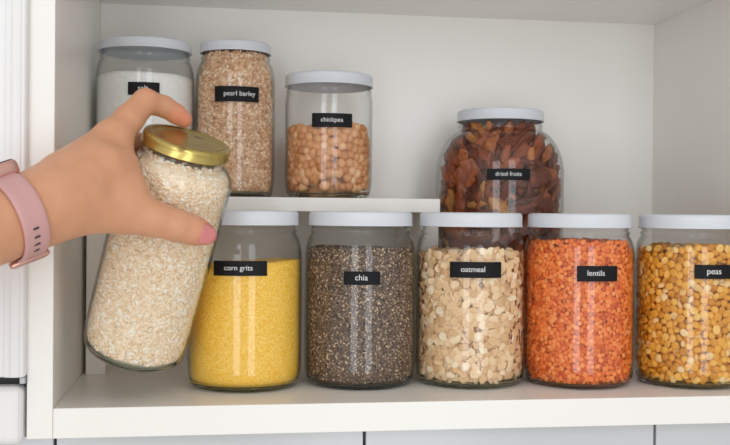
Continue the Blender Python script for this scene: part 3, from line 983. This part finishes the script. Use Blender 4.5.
# fine skin folds across the thumb joint and the index knuckle
geo = nt.nodes.new('ShaderNodeNewGeometry')
height = ad.outputs[0]
for key, i_, per, amt in (('thumb', 2, .0026, .9), ('index', 2, .0024, .7)):
    pj, pn = CH[key][i_][0], CH[key][i_ + 1][0]
    dr = (pn - CH[key][i_ - 1][0]); dr = dr / np.linalg.norm(dr)
    vd = nt.nodes.new('ShaderNodeVectorMath'); vd.operation = 'DOT_PRODUCT'; vd.inputs[1].default_value = tuple(dr)
    nt.links.new(geo.outputs['Position'], vd.inputs[0])
    wob = nt.nodes.new('ShaderNodeMath'); wob.operation = 'MULTIPLY_ADD'; wob.inputs[1].default_value = .004
    nt.links.new(n1.outputs['Fac'], wob.inputs[0]); nt.links.new(vd.outputs['Value'], wob.inputs[2])
    ml = nt.nodes.new('ShaderNodeMath'); ml.operation = 'MULTIPLY'; ml.inputs[1].default_value = 2 * PI / per
    nt.links.new(wob.outputs[0], ml.inputs[0])
    sn = nt.nodes.new('ShaderNodeMath'); sn.operation = 'SINE'; nt.links.new(ml.outputs[0], sn.inputs[0])
    ds = nt.nodes.new('ShaderNodeVectorMath'); ds.operation = 'DISTANCE'; ds.inputs[1].default_value = tuple(pj)
    nt.links.new(geo.outputs['Position'], ds.inputs[0])
    mk = nt.nodes.new('ShaderNodeMapRange'); mk.inputs[1].default_value = .0175; mk.inputs[2].default_value = .0105
    mk.inputs[3].default_value = 0; mk.inputs[4].default_value = amt
    nt.links.new(ds.outputs['Value'], mk.inputs[0])
    mm = nt.nodes.new('ShaderNodeMath'); mm.operation = 'MULTIPLY_ADD'
    nt.links.new(sn.outputs[0], mm.inputs[0]); nt.links.new(mk.outputs[0], mm.inputs[1]); nt.links.new(height, mm.inputs[2])
    height = mm.outputs[0]
nt.links.new(height, bp.inputs['Height']); nt.links.new(bp.outputs['Normal'], p.inputs['Normal'])

hand_me = mesh_np('person', HV, HF, True)
bl = np.zeros(len(HV))
for key, idxs, rad in (('index', (5,), .020), ('index', (2,), .012), ('thumb', (4,), .018), ('thumb', (2,), .010), ('middle', (3,), .018), ('ring', (3,), .018), ('pinky', (3,), .016), ('meta1', (2,), .014), ('meta2', (2,), .014)):
    for i in idxs:
        c = CH[key][i][0]
        bl = np.maximum(bl, .75 * np.clip(1 - np.linalg.norm(HV - c, axis=1) / rad, 0, 1) ** .8)
a = hand_me.attributes.new('blush', 'FLOAT', 'POINT'); a.data.foreach_set('value', bl.astype(np.float32))
person = obj('person', hand_me, None, skin)
tag(person, "person's left hand reaching in, thumb and curled fingers gripping the tilted rice jar", 'person')

# thumbnail: a curved plate lying on the outer face of the thumb tip
def on_skin(target, direction, want=None):
    """nearest skin point along a direction from a point inside"""
    rel = HV - target
    t = rel @ direction
    off = np.linalg.norm(rel - t[:, None] * direction, axis=1)
    ok = (t > 0) & (off < .0022)
    return target + direction * (t[ok].mean() if ok.any() else .008)
tA, tB = CH['thumb'][3][0], CH['thumb'][4][0]
tdir = (tB - tA) / np.linalg.norm(tB - tA)
fdir = -FW * .90 - UPV * .12 + RT * .40
fdir -= (fdir @ tdir) * tdir; fdir /= np.linalg.norm(fdir)
sdir = np.cross(tdir, fdir)
NV, NF = [], []
nu, nv = 14, 12
TL = float(np.linalg.norm(tB - tA)); rA, rB = CH['thumb'][3][1], CH['thumb'][4][1]
for layer_ in (0, 1):
    for iu in range(nu + 1):
        sl = .0008 + (TL + .0070 - .0008) * iu / nu                          # along the thumb, cuticle to free edge
        fu = iu / nu
        w = 1 - .12 * (1 - fu) if fu < .6 else math.sqrt(max(.02, 1 - ((fu - .6) / .43) ** 2.6))
        rl = rA + (rB - rA) * min(sl / TL, 1)
        over = max(0, sl - TL)
        for iv in range(nv + 1):
            v = -1 + 2 * iv / nv
            ang = v * .86 * w
            rad = rl + .0007 - .0030 * (over / .0070) ** 2
            cut = .0042 * (1 - math.sqrt(max(0, 1 - .94 * v * v))) * max(0, 1 - fu / .6)
            NV.append(tA + tdir * (sl + cut) + (fdir * math.cos(ang) + sdir * math.sin(ang)) * (rad + .0011 * (1 - fu) ** 1.5 if layer_ else rad - .0028))
K = (nu + 1) * (nv + 1)
for iu in range(nu):
    for iv in range(nv):
        i = iu * (nv + 1) + iv
        NF.append((K + i, K + i + 1, K + i + nv + 2, K + i + nv + 1)); NF.append((i, i + nv + 1, i + nv + 2, i + 1))
for iu in range(nu):
    for e_ in (0, nv):
        i = iu * (nv + 1) + e_; k_ = i + nv + 1
        NF.append((i, K + i, K + k_, k_) if e_ == 0 else (i, k_, K + k_, K + i))
for iv in range(nv):
    for e_ in (0, nu):
        i = e_ * (nv + 1) + iv
        NF.append((i, i + 1, K + i + 1, K + i) if e_ == 0 else (i, K + i, K + i + 1, i + 1))
nail = obj('fingernail', mesh_np('fingernail', NV, NF, True), person, M['nail'])
nail['label'] = 'pink polished thumbnail'

# ------------------------------------------------------------------ the watch on the wrist
wA = (CH['arm'][3][0] + CH['arm2'][3][0]) / 2; wB = (CH['arm'][4][0] + CH['arm2'][4][0]) / 2
wax = (wB - wA) / np.linalg.norm(wB - wA)
wc = wA + (wB - wA) * .20
upd = UPV - (UPV @ wax) * wax; upd /= np.linalg.norm(upd)
frd = np.cross(upd, wax)
if frd @ FW > 0: frd = -frd                                # towards the camera
def wrist_r(ang, s):
    """distance from the wrist axis to the skin, in direction ang (0 = towards camera, 90 deg = up)"""
    d = frd * math.cos(ang) + upd * math.sin(ang)
    c = wc + wax * s
    rel = HV - c; t = rel @ d
    off = np.linalg.norm(rel - t[:, None] * d, axis=1)
    ok = (t > .005) & (off < .003)
    return float(t[ok].mean()) if ok.any() else .027
angs = np.linspace(0, 2 * PI, 72, endpoint=False)
watch = empty('smartwatch', tuple(wc), 'rose gold watch with a dusty pink strap worn on the wrist', 'watch')
def wpart(name, V, Fa, mat, smooth=True, parent=watch):
    o = obj(name, mesh_np(name, V, Fa, smooth), None, mat)
    o.parent = parent
    o.matrix_parent_inverse = Matrix.Translation(-Vector(watch.location))
    return o
HWD = .0098
cross = [(-1, 0), (-.93, .0016), (-.8, .0021), (-.4, .0023), (0, .0023), (.4, .0023), (.8, .0021), (.93, .0016), (1, 0), (.9, -.0006), (0, -.0006), (-.9, -.0006)]
rr = np.array([[wrist_r(a, s * HWD) for s in (-1, 0, 1)] for a in angs])
for _ in range(6): rr = (np.roll(rr, 1, 0) + rr * 2 + np.roll(rr, -1, 0)) / 4
def strap_pt(ai, w, h, extra=0):
    a = angs[int(ai) % 72] if isinstance(ai, (int, np.integer)) else ai
    fa = (a % (2 * PI)) / (2 * PI) * 72; i0 = int(fa) % 72; f_ = fa - int(fa)
    row = rr[i0] * (1 - f_) + rr[(i0 + 1) % 72] * f_
    r_ = np.interp(w, (-1, 0, 1), row) + .0016 + h + extra
    return wc + wax * w * HWD + (frd * math.cos(a) + upd * math.sin(a)) * r_
V = []; n_c = len(cross)
for i in range(72):
    for w, h in cross: V.append(strap_pt(i, w, h))
Fa = []
for i in range(72):
    for k in range(n_c):
        k2 = (k + 1) % n_c; i2 = (i + 1) % 72
        Fa.append((i * n_c + k, i * n_c + k2, i2 * n_c + k2, i2 * n_c + k))
strap = wpart('strap', V, Fa, M['strap'])
def pill(c, du, dv, dn, hl, hr, th, n=10):
    V, Fa = [], []
    ring = []
    for k in range(2 * n):
        a = PI * k / (n - .5) if False else 2 * PI * k / (2 * n)
        x = hr * math.cos(a) + (hl - hr) * (1 if math.cos(a) > 0 else -1); y = hr * math.sin(a)
        ring.append((x, y))
    for s, sc_ in ((-1, 1), (.6, 1), (1, .85)):
        for x, y in ring: V.append(c + du * x * sc_ + dv * y * sc_ + dn * th * s)
    m_ = 2 * n
    for l_ in range(2):
        for k in range(m_):
            k2 = (k + 1) % m_
            Fa.append((l_ * m_ + k, l_ * m_ + k2, (l_ + 1) * m_ + k2, (l_ + 1) * m_ + k))
    Fa.append(tuple(range(2 * m_, 3 * m_))); Fa.append(tuple(range(m_ - 1, -1, -1)))
    return V, Fa
for deg_ in (-9, -18, -27, -36):
    a = math.radians(deg_)
    c = strap_pt(a, -.10, .0023)
    dn = frd * math.cos(a) + upd * math.sin(a); dv = -frd * math.sin(a) + upd * math.cos(a)
    Vp, Fp = pill(c, wax, dv, dn, .0024, .00085, .00035)
    o = wpart('strap_slot', Vp, Fp, M['dark'], False)
    o.parent = strap
# case on the back of the wrist
ca = math.radians(97)
dn = frd * math.cos(ca) + upd * math.sin(ca); dt = -frd * math.sin(ca) + upd * math.cos(ca)
cc = strap_pt(ca, 0, 0, .0048) - dt * .001
def rbox(c, du, dv, dn, hu, hv, hn, r, n=6):
    V, Fa = [], []; ring = []
    for sx, sy, a0 in ((1, 1, 0), (-1, 1, 90), (-1, -1, 180), (1, -1, 270)):
        for k in range(n + 1):
            a = math.radians(a0 + 90 * k / n)
            ring.append((sx * (hu - r) + r * math.cos(a), sy * (hv - r) + r * math.sin(a)))
    lv = [(-1, .80), (-.85, .90), (-.45, .985), (0, 1), (.45, .985), (.85, .9), (1, .80)]
    for h, s in lv:
        for x, y in ring:
            V.append(c + du * x * (1 - (1 - s) * .4) + dv * y * (1 - (1 - s) * .4) + dn * hn * h)
    m_ = len(ring)
    for l_ in range(len(lv) - 1):
        for k in range(m_):
            k2 = (k + 1) % m_
            Fa.append((l_ * m_ + k, l_ * m_ + k2, (l_ + 1) * m_ + k2, (l_ + 1) * m_ + k))
    Fa.append(tuple(range((len(lv) - 1) * m_, len(lv) * m_))); Fa.append(tuple(range(m_ - 1, -1, -1)))
    return V, Fa
Vp, Fp = rbox(cc, wax, dt, dn, .0155, .0185, .0050, .008)
case = wpart('case', Vp, Fp, M['rose'])
Vp, Fp = rbox(cc + dn * .0050, wax, dt, dn, .0138, .0168, .0008, .007)
o = wpart('screen', Vp, Fp, M['label']); o.parent = case
# pin buckle below the wrist
ba = math.radians(-66)
dnb = frd * math.cos(ba) + upd * math.sin(ba)
tb = -frd * math.sin(ba) + upd * math.cos(ba)
cb = strap_pt(ba, 0, .0030)
Vp, Fp = pill(cb, wax, tb, dnb, .0150, .0027, .0020)
wpart('buckle', Vp, Fp, M['rose'])

# ------------------------------------------------------------------ daylight: two tall windows behind the photographer and a bright room
W = bpy.data.worlds.new('room light'); S.world = W; W.use_nodes = True
bg = W.node_tree.nodes['Background']
bg.inputs[0].default_value = (1.0, .965, .925, 1)
# the bright end of the room lies behind the photographer
wn = W.node_tree.nodes; wl = W.node_tree.links
wtc = wn.new('ShaderNodeTexCoord'); wdot = wn.new('ShaderNodeVectorMath'); wdot.operation = 'DOT_PRODUCT'
wdot.inputs[1].default_value = (0, -.97, .24)
wl.new(wtc.outputs['Generated'], wdot.inputs[0])
wmr = wn.new('ShaderNodeMapRange'); wmr.interpolation_type = 'SMOOTHSTEP'
wmr.inputs[1].default_value = .1; wmr.inputs[2].default_value = .95
wmr.inputs[3].default_value = .56; wmr.inputs[4].default_value = .98
wl.new(wdot.outputs['Value'], wmr.inputs[0]); wl.new(wmr.outputs[0], bg.inputs[1])
def window(name, x0, x1, z0, z1, y, power):
    ld = bpy.data.lights.new(name, 'AREA'); ld.shape = 'RECTANGLE'
    ld.size = x1 - x0; ld.size_y = z1 - z0; ld.energy = power; ld.color = (.85, .935, 1.0)
    o = bpy.data.objects.new(name, ld); COL.objects.link(o)
    o.location = ((x0 + x1) / 2, y, (z0 + z1) / 2); o.rotation_euler = (PI / 2, 0, 0)
window('window_daylight', -1.10, -.44, -.80, 1.35, -1.6, 15)
window('window_daylight', .26, .86, -.80, 1.35, -1.6, 13)

S.view_settings.view_transform = 'Standard'
S.view_settings.look = 'None'
S.view_settings.gamma = 1
S.view_settings.use_curve_mapping = False
S.view_settings.exposure = -.15
S.cycles.transparent_max_bounces = 40
S.cycles.max_bounces = 16
S.cycles.diffuse_bounces = 12
S.cycles.transmission_bounces = 14
S.cycles.glossy_bounces = 6
S.cycles.use_denoising = True
